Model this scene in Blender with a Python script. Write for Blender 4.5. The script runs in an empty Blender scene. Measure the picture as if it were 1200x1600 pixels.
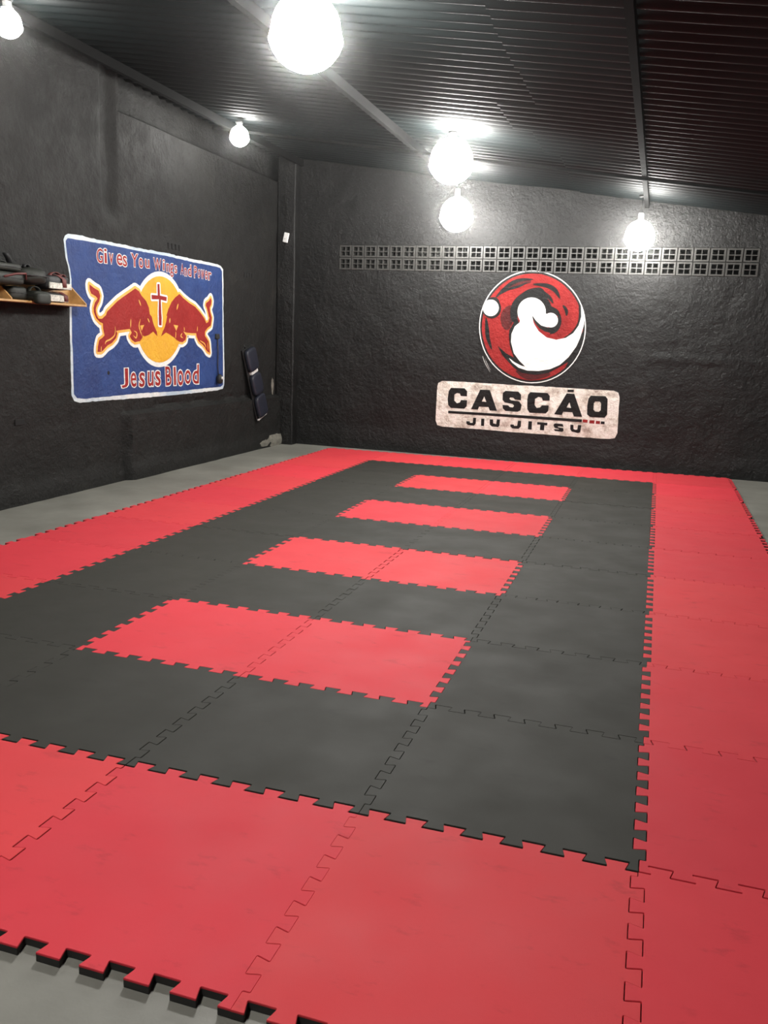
import bpy, bmesh, math, random
from mathutils import Vector, Matrix, noise
from mathutils.geometry import tessellate_polygon
C = bpy.context.scene.collection
S = bpy.context.scene
random.seed(7)

# ---------------------------------------------------------------- camera, sky, exposure
YAW, PITCH, ROLL = 0.300957907, -0.19834754, 0.03632415
FWD = Vector((-math.sin(YAW)*math.cos(PITCH), math.cos(YAW)*math.cos(PITCH), math.sin(PITCH)))
RGT = Vector((math.cos(YAW), math.sin(YAW), 0)); UPV = RGT.cross(FWD)
c_, s_ = math.cos(ROLL), math.sin(ROLL)
RGT, UPV = RGT*c_+UPV*s_, UPV*c_-RGT*s_
cam_data = bpy.data.cameras.new('camera'); cam = bpy.data.objects.new('camera', cam_data); C.objects.link(cam)
cam_data.sensor_fit = 'HORIZONTAL'; cam_data.sensor_width = 36; cam_data.lens = 1332.17/1200*36
cam_data.clip_start = .05; cam_data.clip_end = 100
cam.matrix_world = Matrix(((RGT.x, UPV.x, -FWD.x, -0.0940755), (RGT.y, UPV.y, -FWD.y, -1.757996),
                           (RGT.z, UPV.z, -FWD.z, 1.721439), (0, 0, 0, 1)))
S.camera = cam
w = bpy.data.worlds.new('night'); S.world = w; w.use_nodes = True
w.node_tree.nodes['Background'].inputs[0].default_value = (.55, .62, .8, 1)
w.node_tree.nodes['Background'].inputs[1].default_value = .004
air = w.node_tree.nodes.new('ShaderNodeVolumeScatter')                 # thin scatter added to imitate lens glow around the lamps
air.inputs['Density'].default_value = .0020; air.inputs['Anisotropy'].default_value = .97
w.node_tree.links.new(air.outputs[0], w.node_tree.nodes['World Output'].inputs['Volume'])
S.view_settings.view_transform = 'Standard'; S.view_settings.look = 'None'
S.view_settings.gamma = 1; S.view_settings.use_curve_mapping = False
S.view_settings.exposure = 0.0
LAMP_STRENGTH = 480.0

# ---------------------------------------------------------------- helpers
def link(o, parent=None):
    C.objects.link(o)
    if parent is not None: o.parent = parent
    return o
def tag(o, label=None, cat=None, group=None, kind=None):
    for k, v in (('label', label), ('category', cat), ('group', group), ('kind', kind)):
        if v: o[k] = v
    return o
def empty(name, label=None, cat=None, loc=(0, 0, 0), group=None):
    o = bpy.data.objects.new(name, None); o.empty_display_size = .1; o.location = loc
    return tag(link(o), label, cat, group)
def obj(name, bm, mats, parent=None, smooth=False):
    me = bpy.data.meshes.new(name)
    bmesh.ops.recalc_face_normals(bm, faces=bm.faces[:])
    if smooth:
        for f in bm.faces: f.smooth = True
    bm.to_mesh(me); bm.free()
    for m in (mats if isinstance(mats, (list, tuple)) else [mats]): me.materials.append(m)
    return link(bpy.data.objects.new(name, me), parent)
def box(bm, lo, hi, mat=0, bevel=0):
    r = bmesh.ops.create_cube(bm, size=1)
    for v in r['verts']:
        v.co = Vector([lo[i]+(hi[i]-lo[i])*(v.co[i]+.5) for i in range(3)])
    fs = {f for v in r['verts'] for f in v.link_faces}
    for f in fs: f.material_index = mat
    if bevel:
        es = {e for v in r['verts'] for e in v.link_edges}
        bmesh.ops.bevel(bm, geom=list(es), offset=bevel, segments=2, affect='EDGES', profile=.5)
def tube(bm, pts, r, n=8, mat=0):
    pts = [Vector(p) for p in pts]; rings = []
    for i, p in enumerate(pts):
        t = (pts[min(i+1, len(pts)-1)]-pts[max(i-1, 0)]).normalized()
        a = t.orthogonal().normalized() if i == 0 else (a-t*a.dot(t)).normalized()
        b = t.cross(a)
        rr = r[i] if isinstance(r, (list, tuple)) else r
        rings.append([bm.verts.new(p+(a*math.cos(k*2*math.pi/n)+b*math.sin(k*2*math.pi/n))*rr) for k in range(n)])
    for A, B in zip(rings, rings[1:]):
        for k in range(n):
            bm.faces.new((A[k], A[(k+1) % n], B[(k+1) % n], B[k])).material_index = mat
    for R_ in (rings[0][::-1], rings[-1]): bm.faces.new(R_).material_index = mat
def lathe(bm, prof, n=24, mat=0, M=None):
    rings = []
    for r, z in prof:
        rings.append([bm.verts.new((M or Matrix()) @ Vector((r*math.cos(k*2*math.pi/n), r*math.sin(k*2*math.pi/n), z))) for k in range(n)])
    for A, B in zip(rings, rings[1:]):
        for k in range(n): bm.faces.new((A[k], A[(k+1) % n], B[(k+1) % n], B[k])).material_index = mat
    for R_ in (rings[0][::-1], rings[-1]): bm.faces.new(R_).material_index = mat
def ribbon(bm, pts, wid, thick, across, mat=0):
    """flat strap of real thickness along pts; across = direction of its width"""
    pts = [Vector(p) for p in pts]; ac = Vector(across).normalized(); rings = []
    for i, p in enumerate(pts):
        t = (pts[min(i+1, len(pts)-1)]-pts[max(i-1, 0)]).normalized(); nn = t.cross(ac).normalized()
        rings.append([bm.verts.new(p+ac*a*wid/2+nn*b*thick/2) for a, b in ((-1, -1), (1, -1), (1, 1), (-1, 1))])
    for A, B in zip(rings, rings[1:]):
        for k in range(4): bm.faces.new((A[k], A[(k+1) % 4], B[(k+1) % 4], B[k])).material_index = mat
    for R_ in (rings[0][::-1], rings[-1]): bm.faces.new(R_).material_index = mat

# ---------------------------------------------------------------- materials
def new_mat(name):
    m = bpy.data.materials.new(name); m.use_nodes = True
    nt = m.node_tree; return m, nt, nt.nodes['Principled BSDF']
def nd(nt, typ, **kw):
    n = nt.nodes.new(typ)
    for k, v in kw.items():
        if k in n.inputs: n.inputs[k].default_value = v
        else: setattr(n, k, v)
    return n
def pos_noise(nt, scale, detail=4, rough=.55, stretch=None, coord='world'):
    if coord == 'world': src = nd(nt, 'ShaderNodeNewGeometry').outputs['Position']
    else: src = nd(nt, 'ShaderNodeTexCoord').outputs['Object']
    if stretch:
        mp = nd(nt, 'ShaderNodeMapping'); mp.inputs['Scale'].default_value = stretch
        nt.links.new(src, mp.inputs[0]); src = mp.outputs[0]
    n = nd(nt, 'ShaderNodeTexNoise', Scale=scale, Detail=detail, Roughness=rough)
    nt.links.new(src, n.inputs['Vector']); return n.outputs['Fac']
def ramp(nt, fac, stops):
    r = nd(nt, 'ShaderNodeValToRGB'); e = r.color_ramp.elements
    while len(e) < len(stops): e.new(.5)
    for el, (p, c) in zip(e, stops):
        el.position = p; el.color = (*c, 1) if len(c) == 3 else c
    nt.links.new(fac, r.inputs[0]); return r.outputs[0]
def bump(nt, bsdf, layers):
    prev = None
    for fac, strength, dist in layers:
        b = nd(nt, 'ShaderNodeBump', Strength=strength, Distance=dist)
        nt.links.new(fac, b.inputs['Height'])
        if prev: nt.links.new(prev, b.inputs['Normal'])
        prev = b.outputs['Normal']
    nt.links.new(prev, bsdf.inputs['Normal'])
def g3(v): return (v, v, v)
def plaster(name, stops, rough=.5, nscale=2.2, spec=.5, relief=1.0):
    """hand-trowelled wall: every paint on it shares the same relief, read from the place in the room"""
    m, nt, b = new_mat(name)
    nt.links.new(ramp(nt, pos_noise(nt, nscale, 6, .65), stops), b.inputs['Base Color'])
    rr = ramp(nt, pos_noise(nt, 5, 3), [(.3, g3(rough-.08)), (.7, g3(rough+.1))])
    nt.links.new(rr, b.inputs['Roughness']); b.inputs['Specular IOR Level'].default_value = spec
    bump(nt, b, [(pos_noise(nt, 3.2, 3, .5), .55*relief, .03), (pos_noise(nt, 13, 7, .66), .85*relief, .024), (pos_noise(nt, 42, 4, .65), .6*relief, .008)])
    return m
def plain(name, col, rough=.5, metal=0, var=.12, scale=30, spec=.5, bmp=None):
    m, nt, b = new_mat(name)
    lo = tuple(c*(1-var) for c in col); hi = tuple(min(1, c*(1+var)) for c in col)
    nt.links.new(ramp(nt, pos_noise(nt, scale, 3, coord='obj'), [(.3, lo), (.7, hi)]), b.inputs['Base Color'])
    b.inputs['Roughness'].default_value = rough; b.inputs['Metallic'].default_value = metal
    b.inputs['Specular IOR Level'].default_value = spec
    if bmp: bump(nt, b, [(pos_noise(nt, bmp[0], 4, coord='obj'), bmp[1], bmp[2])])
    return m
def foam(name, dark):
    m, nt, b = new_mat(name)
    oi = nd(nt, 'ShaderNodeObjectInfo')
    sc = ramp(nt, pos_noise(nt, 1.7, 6, .6), [(.3, g3(.93)), (.62, g3(1.0))])
    scuff = ramp(nt, pos_noise(nt, 5.5, 5, .7, (1, 1.8, 1)), [(.30, g3(.80)), (.42, g3(1))])
    def mul(a, c):
        x = nd(nt, 'ShaderNodeMix', data_type='RGBA', blend_type='MULTIPLY'); x.inputs[0].default_value = 1
        nt.links.new(a, x.inputs[6]); nt.links.new(c, x.inputs[7]); return x.outputs[2]
    nt.links.new(mul(mul(oi.outputs['Color'], sc), scuff), b.inputs['Base Color'])
    nt.links.new(ramp(nt, pos_noise(nt, 3, 5), [(.3, g3(.66)), (.7, g3(.78))]), b.inputs['Roughness'])
    b.inputs['Specular IOR Level'].default_value = .3
    bump(nt, b, [(pos_noise(nt, 420, 2), .25, .0006), (pos_noise(nt, 6, 3), .15, .006)])
    return m
M = {}
M['wall'] = plaster('black_wall_paint', [(.3, (.0040, .0039, .0037)), (.62, (.0070, .0068, .0064)), (.82, (.018, .017, .0155))], .44, spec=.34, relief=1.1)
M['wall_left'] = plaster('black_wall_paint_matt', [(.3, (.0060, .0058, .0052)), (.62, (.0092, .0088, .0078)), (.82, (.022, .0205, .017))], .62, spec=.3, relief=1.3)
M['blue'] = plaster('blue_mural_paint', [(.3, (.009, .032, .145)), (.62, (.014, .050, .20)), (.85, (.04, .10, .29))], .55, 3, relief=1.4)
M['white'] = plaster('white_mural_paint', [(.3, (.72, .72, .68)), (.7, (.80, .80, .77))], .6)
M['sky_edge'] = plaster('pale_edge_paint', [(.35, (.42, .52, .60)), (.6, (.74, .75, .72))], .6, 1.6)
M['yellow'] = plaster('yellow_mural_paint', [(.3, (.64, .31, .012)), (.7, (.76, .41, .022))], .6)
M['orange'] = plaster('orange_mural_paint', [(.3, (.75, .33, .03)), (.7, (.85, .50, .12))], .6)
M['bullred'] = plaster('red_mural_paint', [(.3, (.24, .014, .013)), (.7, (.34, .028, .024))], .6, spec=.2)
M['logored'] = plaster('red_emblem_paint', [(.3, (.20, .011, .011)), (.7, (.33, .022, .020))], .6, 3, spec=.2, relief=1.3)
M['logoshade'] = plaster('dark_red_emblem_paint', [(.3, (.045, .008, .008)), (.7, (.10, .011, .011))], .55, 6, spec=.2)
M['logoblack'] = plaster('black_emblem_paint', [(.3, (.004, .0037, .0036)), (.7, (.008, .0075, .007))], .55, 3, spec=.25)
M['signwhite'] = plaster('worn_white_sign_paint', [(.33, (.36, .29, .24)), (.46, (.64, .59, .51)), (.55, (.78, .75, .68))], .55, 7, relief=1.3)
M['bare'] = plaster('bare_plaster', [(.3, (.10, .095, .078)), (.7, (.23, .215, .18))], .9, 9)
M['foam_red'] = foam('red_foam', False); M['foam_black'] = foam('black_foam', True)
M['foam_side'] = plain('foam_core', (.022, .021, .019), .8)
M['block'] = plain('painted_vent_block', (.036, .035, .032), .5, 0, .3, 20, .5, (60, .4, .004))
M['night'] = plain('shade_black', (.004, .004, .004), .9)  # black colour in place of the darkness inside holes and outside
M['steel'] = plain('black_painted_steel', (.0035, .0035, .0035), .85, 0, .2, 12, .08)
M['grime'] = plain('grimy_cable', (.015, .015, .015), .6)
M['white_plastic'] = plain('white_plastic', (.75, .75, .73), .4, 0, .04)
M['wood'] = plain('yellow_plywood', (.42, .235, .085), .5, 0, .22, 14)
M['leather'] = plain('dark_green_black_leather', (.0125, .0135, .0100), .58, 0, .3, 16, .35, (40, .35, .004))
M['leather_black'] = plain('black_leather', (.010, .010, .0105), .5, 0, .3, 16, .4, (40, .35, .004))
M['navy'] = plain('navy_padding', (.010, .0115, .021), .5, 0, .25, 16, .5, (24, .4, .008))
M['strap'] = plain('dark_red_strap', (.12, .030, .026), .6)
M['maroon'] = plain('maroon_piping', (.10, .018, .016), .6)
M['label'] = plain('white_pad_label', (.50, .48, .42), .6, 0, .45, 45)
M['silver'] = plain('silver_tape', (.55, .54, .52), .45, 0, .3, 60)
m, nt, b = new_mat('grey_concrete')
nt.links.new(ramp(nt, pos_noise(nt, 1.3, 8, .62), [(.28, (.125, .12, .103)), (.5, (.175, .17, .148)), (.72, (.235, .228, .20))]), b.inputs['Base Color'])
b.inputs['Roughness'].default_value = .55
bump(nt, b, [(pos_noise(nt, 14, 6, .6), .25, .004), (pos_noise(nt, 120, 3), .2, .001)]); M['concrete'] = m
m, nt, b = new_mat('black_roof_paint')
nt.links.new(ramp(nt, pos_noise(nt, 1.5, 6, .6), [(.3, (.0028, .0046, .0048)), (.7, (.0056, .0082, .0084))]), b.inputs['Base Color'])
b.inputs['Roughness'].default_value = .55; b.inputs['Specular IOR Level'].default_value = .2
bump(nt, b, [(pos_noise(nt, 18, 4), .25, .004)]); M['roof'] = m
def glow(name, strength):
    m, nt, b = new_mat(name); nt.nodes.remove(b)
    e = nd(nt, 'ShaderNodeEmission'); e.inputs[0].default_value = (1, .985, .94, 1); e.inputs[1].default_value = strength
    nt.links.new(e.outputs[0], nt.nodes['Material Output'].inputs[0]); return m

# ---------------------------------------------------------------- outlines of the wall paintings, metres on their wall (along, up)
TRACE = {
 'border': [(6,2.631),(6.02,2.667),(6.076,2.696),(6.209,2.701),(6.66,2.693),(7.081,2.692),(7.404,2.69),(7.978,2.695),(8.615,2.682),(9.221,2.681),(9.372,2.669),(9.437,2.624),(9.447,2.4),(9.446,2.091),(9.452,1.881),(9.461,1.598),(9.473,1.28),(9.472,1.001),(9.42,0.95),(9.21,0.937),(8.586,0.929),(8.02,0.927),(7.341,0.928),(6.716,0.936),(6.175,0.938),(6.082,0.965),(6.035,1.02),(6.037,1.179),(6.045,1.415),(6.046,1.65),(6.051,1.882),(6.058,1.965),(6.079,2.234),(6.057,2.368),(6.02,2.455)],
 'field': [(6.029,2.62),(6.067,2.65),(6.207,2.652),(6.525,2.658),(6.935,2.66),(7.403,2.656),(7.977,2.661),(8.615,2.646),(9.221,2.646),(9.35,2.637),(9.404,2.601),(9.414,2.192),(9.412,1.88),(9.416,1.702),(9.433,1.28),(9.427,1.014),(9.364,0.984),(8.891,0.982),(8.204,0.971),(7.343,0.987),(6.718,0.979),(6.242,0.977),(6.127,0.991),(6.073,1.034),(6.075,1.177),(6.082,1.415),(6.077,1.65),(6.087,1.883),(6.092,1.966),(6.104,2.235),(6.085,2.34),(6.054,2.421),(6.041,2.509)],
 'bull_left': [(6.395,2.206),(6.474,2.172),(6.553,2.149),(6.579,2.095),(6.558,2.037),(6.518,1.995),(6.489,1.945),(6.494,1.905),(6.506,1.876),(6.538,1.845),(6.605,1.849),(6.676,1.89),(6.699,1.93),(6.792,1.988),(6.909,2.06),(7.058,2.129),(7.149,2.169),(7.257,2.22),(7.333,2.195),(7.385,2.145),(7.478,2.089),(7.54,2.013),(7.556,1.934),(7.598,1.908),(7.616,1.854),(7.647,1.797),(7.704,1.73),(7.714,1.676),(7.661,1.704),(7.625,1.729),(7.529,1.686),(7.431,1.667),(7.387,1.68),(7.389,1.653),(7.335,1.61),(7.233,1.597),(7.165,1.624),(7.126,1.667),(7.168,1.706),(7.135,1.749),(7.042,1.741),(6.895,1.726),(6.858,1.72),(6.882,1.695),(6.85,1.637),(6.774,1.586),(6.681,1.552),(6.602,1.5),(6.567,1.484),(6.504,1.485),(6.512,1.543),(6.542,1.615),(6.595,1.638),(6.641,1.667),(6.617,1.741),(6.617,1.798),(6.563,1.811),(6.5,1.85),(6.473,1.891),(6.459,1.92),(6.457,1.96),(6.482,2.017),(6.535,2.064),(6.494,2.09),(6.425,2.11),(6.397,2.155)],
 'bull_right': [(8.25,2.217),(8.341,2.171),(8.49,2.115),(8.644,2.074),(8.782,2.001),(8.892,1.926),(8.938,1.866),(9,1.886),(9.036,1.95),(9.02,1.951),(8.996,2.01),(8.965,2.069),(8.929,2.105),(8.941,2.137),(9.018,2.169),(9.07,2.214),(9.091,2.175),(9.08,2.129),(9.038,2.082),(9.048,2.022),(9.093,1.948),(9.084,1.906),(9.067,1.839),(8.973,1.805),(8.904,1.755),(8.903,1.694),(8.961,1.653),(9.006,1.615),(9.018,1.554),(9.032,1.467),(8.959,1.49),(8.897,1.543),(8.837,1.581),(8.736,1.62),(8.681,1.679),(8.668,1.728),(8.56,1.726),(8.407,1.733),(8.332,1.747),(8.373,1.715),(8.406,1.687),(8.386,1.636),(8.311,1.606),(8.237,1.611),(8.164,1.634),(8.11,1.661),(8.004,1.699),(7.917,1.724),(7.864,1.701),(7.803,1.675),(7.839,1.733),(7.884,1.78),(7.924,1.855),(7.949,1.929),(7.931,1.93),(7.981,2.015),(8.05,2.101),(8.14,2.164)],
 'cross': [(7.733,2.304),(7.776,2.307),(7.784,2.169),(7.938,2.16),(7.931,2.109),(7.8,2.12),(7.807,1.962),(7.815,1.897),(7.807,1.807),(7.751,1.809),(7.749,1.949),(7.761,2.123),(7.6,2.114),(7.597,2.167),(7.734,2.168)],
 'sign': [(-3.368,0.785),(-3.367,1.051),(-3.349,1.105),(-3.288,1.137),(-2.958,1.138),(-2.419,1.132),(-2.09,1.13),(-1.574,1.131),(-1.196,1.125),(-0.68,1.121),(-0.617,1.1),(-0.593,1.033),(-0.578,0.51),(-0.608,0.433),(-0.692,0.414),(-1.266,0.411),(-1.65,0.416),(-2.042,0.414),(-2.645,0.425),(-3.252,0.424),(-3.337,0.445),(-3.369,0.517)],
 'C1': [(-3.144,1.036),(-2.925,1.041),(-2.882,0.997),(-2.88,0.919),(-2.98,0.92),(-2.996,0.958),(-3.044,0.962),(-3.084,0.934),(-3.079,0.842),(-3.035,0.804),(-2.988,0.82),(-2.972,0.858),(-2.874,0.86),(-2.876,0.767),(-2.914,0.726),(-3.128,0.726),(-3.175,0.77),(-3.188,0.862),(-3.176,0.982)],
 'A1': [(-2.674,1.035),(-2.526,1.036),(-2.393,0.724),(-2.507,0.724),(-2.531,0.775),(-2.679,0.773),(-2.696,0.726),(-2.805,0.726)],
 'A1h': [(-2.607,0.934),(-2.569,0.851),(-2.64,0.854)],
 'S1': [(-2.281,1.036),(-2.083,1.034),(-2.039,0.991),(-2.036,0.908),(-2.128,0.915),(-2.156,0.94),(-2.202,0.941),(-2.214,0.92),(-2.186,0.899),(-2.06,0.887),(-2.02,0.838),(-2.032,0.753),(-2.076,0.731),(-2.261,0.732),(-2.306,0.769),(-2.313,0.82),(-2.227,0.819),(-2.199,0.795),(-2.152,0.791),(-2.134,0.818),(-2.156,0.843),(-2.282,0.861),(-2.318,0.898),(-2.321,1.002)],
 'C2': [(-1.901,1.037),(-1.644,1.038),(-1.605,0.996),(-1.603,0.926),(-1.706,0.923),(-1.722,0.964),(-1.774,0.974),(-1.823,0.939),(-1.823,0.849),(-1.788,0.806),(-1.737,0.816),(-1.714,0.849),(-1.611,0.855),(-1.612,0.772),(-1.647,0.732),(-1.893,0.729),(-1.929,0.779),(-1.939,0.92),(-1.931,0.997)],
 'A2': [(-1.359,1.047),(-1.246,1.047),(-1.104,0.715),(-1.226,0.713),(-1.254,0.775),(-1.389,0.773),(-1.404,0.724),(-1.519,0.727)],
 'A2h': [(-1.308,0.918),(-1.276,0.837),(-1.343,0.84)],
 'bar': [(-1.347,1.102),(-1.257,1.107),(-1.255,1.072),(-1.349,1.069)],
 'O1': [(-1.003,1.033),(-0.794,1.037),(-0.76,0.999),(-0.747,0.775),(-0.78,0.723),(-0.99,0.72),(-1.036,0.757),(-1.043,0.883),(-1.034,0.99)],
 'O1h': [(-0.934,0.952),(-0.873,0.955),(-0.847,0.932),(-0.844,0.832),(-0.867,0.805),(-0.922,0.805),(-0.949,0.832),(-0.951,0.926)],
 'line': [(-3.17,0.679),(-2.525,0.682),(-1.863,0.681),(-1.104,0.677),(-1.105,0.636),(-1.86,0.638),(-2.522,0.643),(-3.168,0.64)],
 'r1': [(-1.092,0.68),(-1.021,0.676),(-1.02,0.632),(-1.092,0.637)],
 'r2': [(-0.992,0.672),(-0.92,0.674),(-0.92,0.626),(-0.994,0.627)],
 'r3': [(-0.899,0.671),(-0.839,0.669),(-0.839,0.625),(-0.901,0.627)],
 'r4': [(-0.827,0.667),(-0.773,0.667),(-0.772,0.626),(-0.828,0.626)],
 'j1': [(-2.761,0.596),(-2.716,0.596),(-2.717,0.506),(-2.743,0.475),(-2.839,0.478),(-2.868,0.503),(-2.865,0.536),(-2.815,0.537),(-2.807,0.514),(-2.766,0.516)],
 'j2': [(-2.634,0.591),(-2.584,0.592),(-2.583,0.478),(-2.631,0.479)],
 'j3': [(-2.499,0.589),(-2.445,0.59),(-2.442,0.531),(-2.394,0.521),(-2.388,0.596),(-2.339,0.597),(-2.34,0.505),(-2.358,0.478),(-2.459,0.481),(-2.494,0.508)],
 'j4': [(-2.06,0.595),(-2.012,0.596),(-2.011,0.508),(-2.045,0.473),(-2.138,0.473),(-2.173,0.503),(-2.171,0.532),(-2.122,0.533),(-2.114,0.514),(-2.068,0.517)],
 'j5': [(-1.899,0.599),(-1.845,0.6),(-1.842,0.474),(-1.899,0.476)],
 'j6': [(-1.764,0.595),(-1.611,0.593),(-1.611,0.554),(-1.654,0.554),(-1.654,0.476),(-1.717,0.477),(-1.715,0.557),(-1.764,0.557)],
 'j7': [(-1.483,0.595),(-1.381,0.589),(-1.366,0.551),(-1.429,0.553),(-1.452,0.549),(-1.447,0.537),(-1.37,0.529),(-1.361,0.494),(-1.379,0.473),(-1.488,0.479),(-1.512,0.503),(-1.438,0.504),(-1.426,0.513),(-1.497,0.526),(-1.517,0.56),(-1.508,0.587)],
 'j8': [(-1.267,0.59),(-1.223,0.59),(-1.218,0.529),(-1.192,0.516),(-1.161,0.523),(-1.154,0.591),(-1.106,0.592),(-1.114,0.486),(-1.144,0.471),(-1.24,0.487),(-1.264,0.52)],
 'whitebody': [(-2.133,2.057),(-2.202,1.999),(-2.245,1.885),(-2.245,1.771),(-2.19,1.603),(-2.095,1.493),(-2.002,1.411),(-2.061,1.423),(-2.166,1.468),(-2.258,1.529),(-2.21,1.466),(-2.103,1.392),(-1.969,1.355),(-1.795,1.356),(-1.626,1.392),(-1.489,1.461),(-1.371,1.578),(-1.271,1.735),(-1.226,1.861),(-1.186,2.055),(-1.19,2.191),(-1.248,2.312),(-1.233,2.163),(-1.26,2.039),(-1.328,1.927),(-1.434,1.854),(-1.572,1.822),(-1.716,1.852),(-1.837,1.939),(-1.916,2.049),(-1.95,2.166),(-1.984,2.2),(-2.112,2.169)],
 'whiteneck': [(-1.95,2.166),(-1.906,2.105),(-1.814,2.024),(-1.713,2.001),(-1.671,2.014),(-1.741,2.192),(-1.831,2.259),(-1.976,2.284)],
 'blackcres': [(-1.173,2.028),(-1.17,1.863),(-1.222,1.64),(-1.308,1.497),(-1.426,1.38),(-1.372,1.508),(-1.486,1.433),(-1.65,1.334),(-1.849,1.297),(-2.053,1.316),(-2.176,1.389),(-2.301,1.505),(-2.364,1.567),(-2.447,1.707),(-2.307,1.598),(-2.186,1.539),(-2.22,1.616),(-2.259,1.714),(-2.283,1.855),(-2.282,1.94),(-2.22,2.055),(-2.133,2.057),(-2.004,1.864),(-1.793,1.731),(-1.37,1.746),(-1.221,1.889)],
 'hookblack': [(-1.953,2.17),(-1.89,2.091),(-1.807,2.024),(-1.713,1.996),(-1.646,1.959),(-1.75,1.921),(-1.869,1.994),(-1.924,2.062)],
 'hookred': [(-1.938,2.118),(-1.894,2.046),(-1.825,1.979),(-1.744,1.935),(-1.665,1.919),(-1.716,1.854),(-1.837,1.939),(-1.913,2.042)],
 'ring_c': [(-1.951,1.989),(-1.16,2.011),(-1.894,1.176)],
 'head': [(-1.964,2.215),(-1.753,2.219),(-1.949,2.006)],
 'small': [(-1.671,2.104),(-1.566,2.106),(-1.663,1.999)],
 'ball': [(-2.585,2.261),(-2.463,2.264),(-2.578,2.14)],
 'ballb': [(-2.573,2.255),(-2.426,2.258),(-2.564,2.105)],
}
STROKES = {
 'black': [([(-2.146,2.035),(-2.216,2.111),(-2.217,2.237),(-2.159,2.343),(-2.042,2.421),(-1.914,2.423),(-1.795,2.343),(-1.725,2.254),(-1.616,2.222),(-1.557,2.182)], .034), ([(-1.551,2.196),(-1.556,2.072),(-1.612,1.974),(-1.723,1.943),(-1.795,1.954)], .024), ([(-1.276,2.325),(-1.25,2.203),(-1.25,2.08),(-1.303,1.969),(-1.381,1.891),(-1.475,1.839)], .016), ([(-2.521,2.413),(-2.425,2.512),(-2.287,2.625),(-2.146,2.675),(-1.975,2.683)], .016), ([(-2.465,2.456),(-2.339,2.534),(-2.169,2.585),(-2.058,2.641)], .010), ([(-1.97,2.615),(-1.771,2.597),(-1.639,2.53),(-1.561,2.415)], .018), ([(-2.158,2.433),(-2.048,2.504),(-1.879,2.534),(-1.805,2.48),(-1.716,2.426),(-1.654,2.345)], .020), ([(-1.512,2.321),(-1.458,2.253),(-1.445,2.171)], .013), ([(-2.65,2.114),(-2.626,1.958),(-2.602,1.816),(-2.532,1.647)], .018), ([(-2.727,2.155),(-2.744,1.984),(-2.725,1.812),(-2.679,1.598),(-2.58,1.444)], .014), ([(-1.809,1.954),(-1.753,1.97),(-1.669,1.986)], .010), ([(-2.623,2.397),(-2.519,2.385),(-2.456,2.316)], .016)],
 'shade': [([(-2.278,2.277),(-2.327,2.136),(-2.324,1.967)], .06), ([(-2.143,1.347),(-1.963,1.27),(-1.762,1.294),(-1.62,1.322)], .03), ([(-2.312,2.569),(-2.172,2.64),(-2.002,2.656)], .03), ([(-2.046,2.476),(-1.935,2.512),(-1.848,2.493)], .02)],
 'white': [([(-2.686,1.584),(-2.625,1.442),(-2.533,1.301)], .006), ([(-2.632,1.514),(-2.577,1.4),(-2.528,1.33)], .004)],
 'yellow': [([(7.322,2.095),(7.366,2.023)], .02), ([(6.839,1.771),(6.828,1.679),(6.748,1.627),(6.662,1.601),(6.64,1.568)], .018), ([(7.152,1.865),(7.14,1.762)], .016), ([(7.353,1.872),(7.318,1.784),(7.377,1.671)], .016), ([(7.19,1.676),(7.251,1.647),(7.268,1.704),(7.208,1.729)], .018), ([(6.57,1.543),(6.561,1.485)], .016), ([(8.009,1.904),(7.999,1.843)], .025), ([(8.699,1.82),(8.688,1.75)], .018), ([(8.352,1.801),(8.361,1.753)], .018), ([(8.304,1.723),(8.266,1.684),(8.321,1.661)], .018), ([(8.756,1.632),(8.878,1.593),(8.928,1.538)], .018), ([(8.971,1.614),(8.98,1.503)], .014), ([(8.211,2.091),(8.173,2.014)], .025), ([(8.148,1.739),(8.137,1.654)], .016), ([(7.503,1.886),(7.542,1.834)], .02)],
}
YELLOW_FILLS = [[(7.342,1.793),(7.429,1.804),(7.371,1.732)], [(8.096,1.823),(8.205,1.816),(8.158,1.749)]]
SUN = [(8.335,1.899),(8.326,1.812),(8.302,1.727),(8.265,1.646),(8.216,1.572),(8.155,1.506),(8.085,1.45),(8.008,1.406),(7.926,1.374),(7.841,1.355),(7.756,1.349),(7.672,1.357),(7.592,1.377),(7.517,1.409),(7.45,1.453),(7.391,1.505),(7.342,1.566),(7.303,1.634),(7.277,1.708),(7.261,1.784),(7.258,1.863),(7.267,1.942),(7.288,2.019),(7.321,2.093),(7.364,2.163),(7.417,2.226),(7.478,2.282),(7.548,2.328),(7.624,2.364),(7.704,2.389),(7.787,2.402),(7.871,2.402),(7.954,2.39),(8.033,2.364),(8.107,2.326),(8.173,2.276),(8.23,2.215),(8.276,2.145),(8.31,2.068),(8.33,1.985)]
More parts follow.
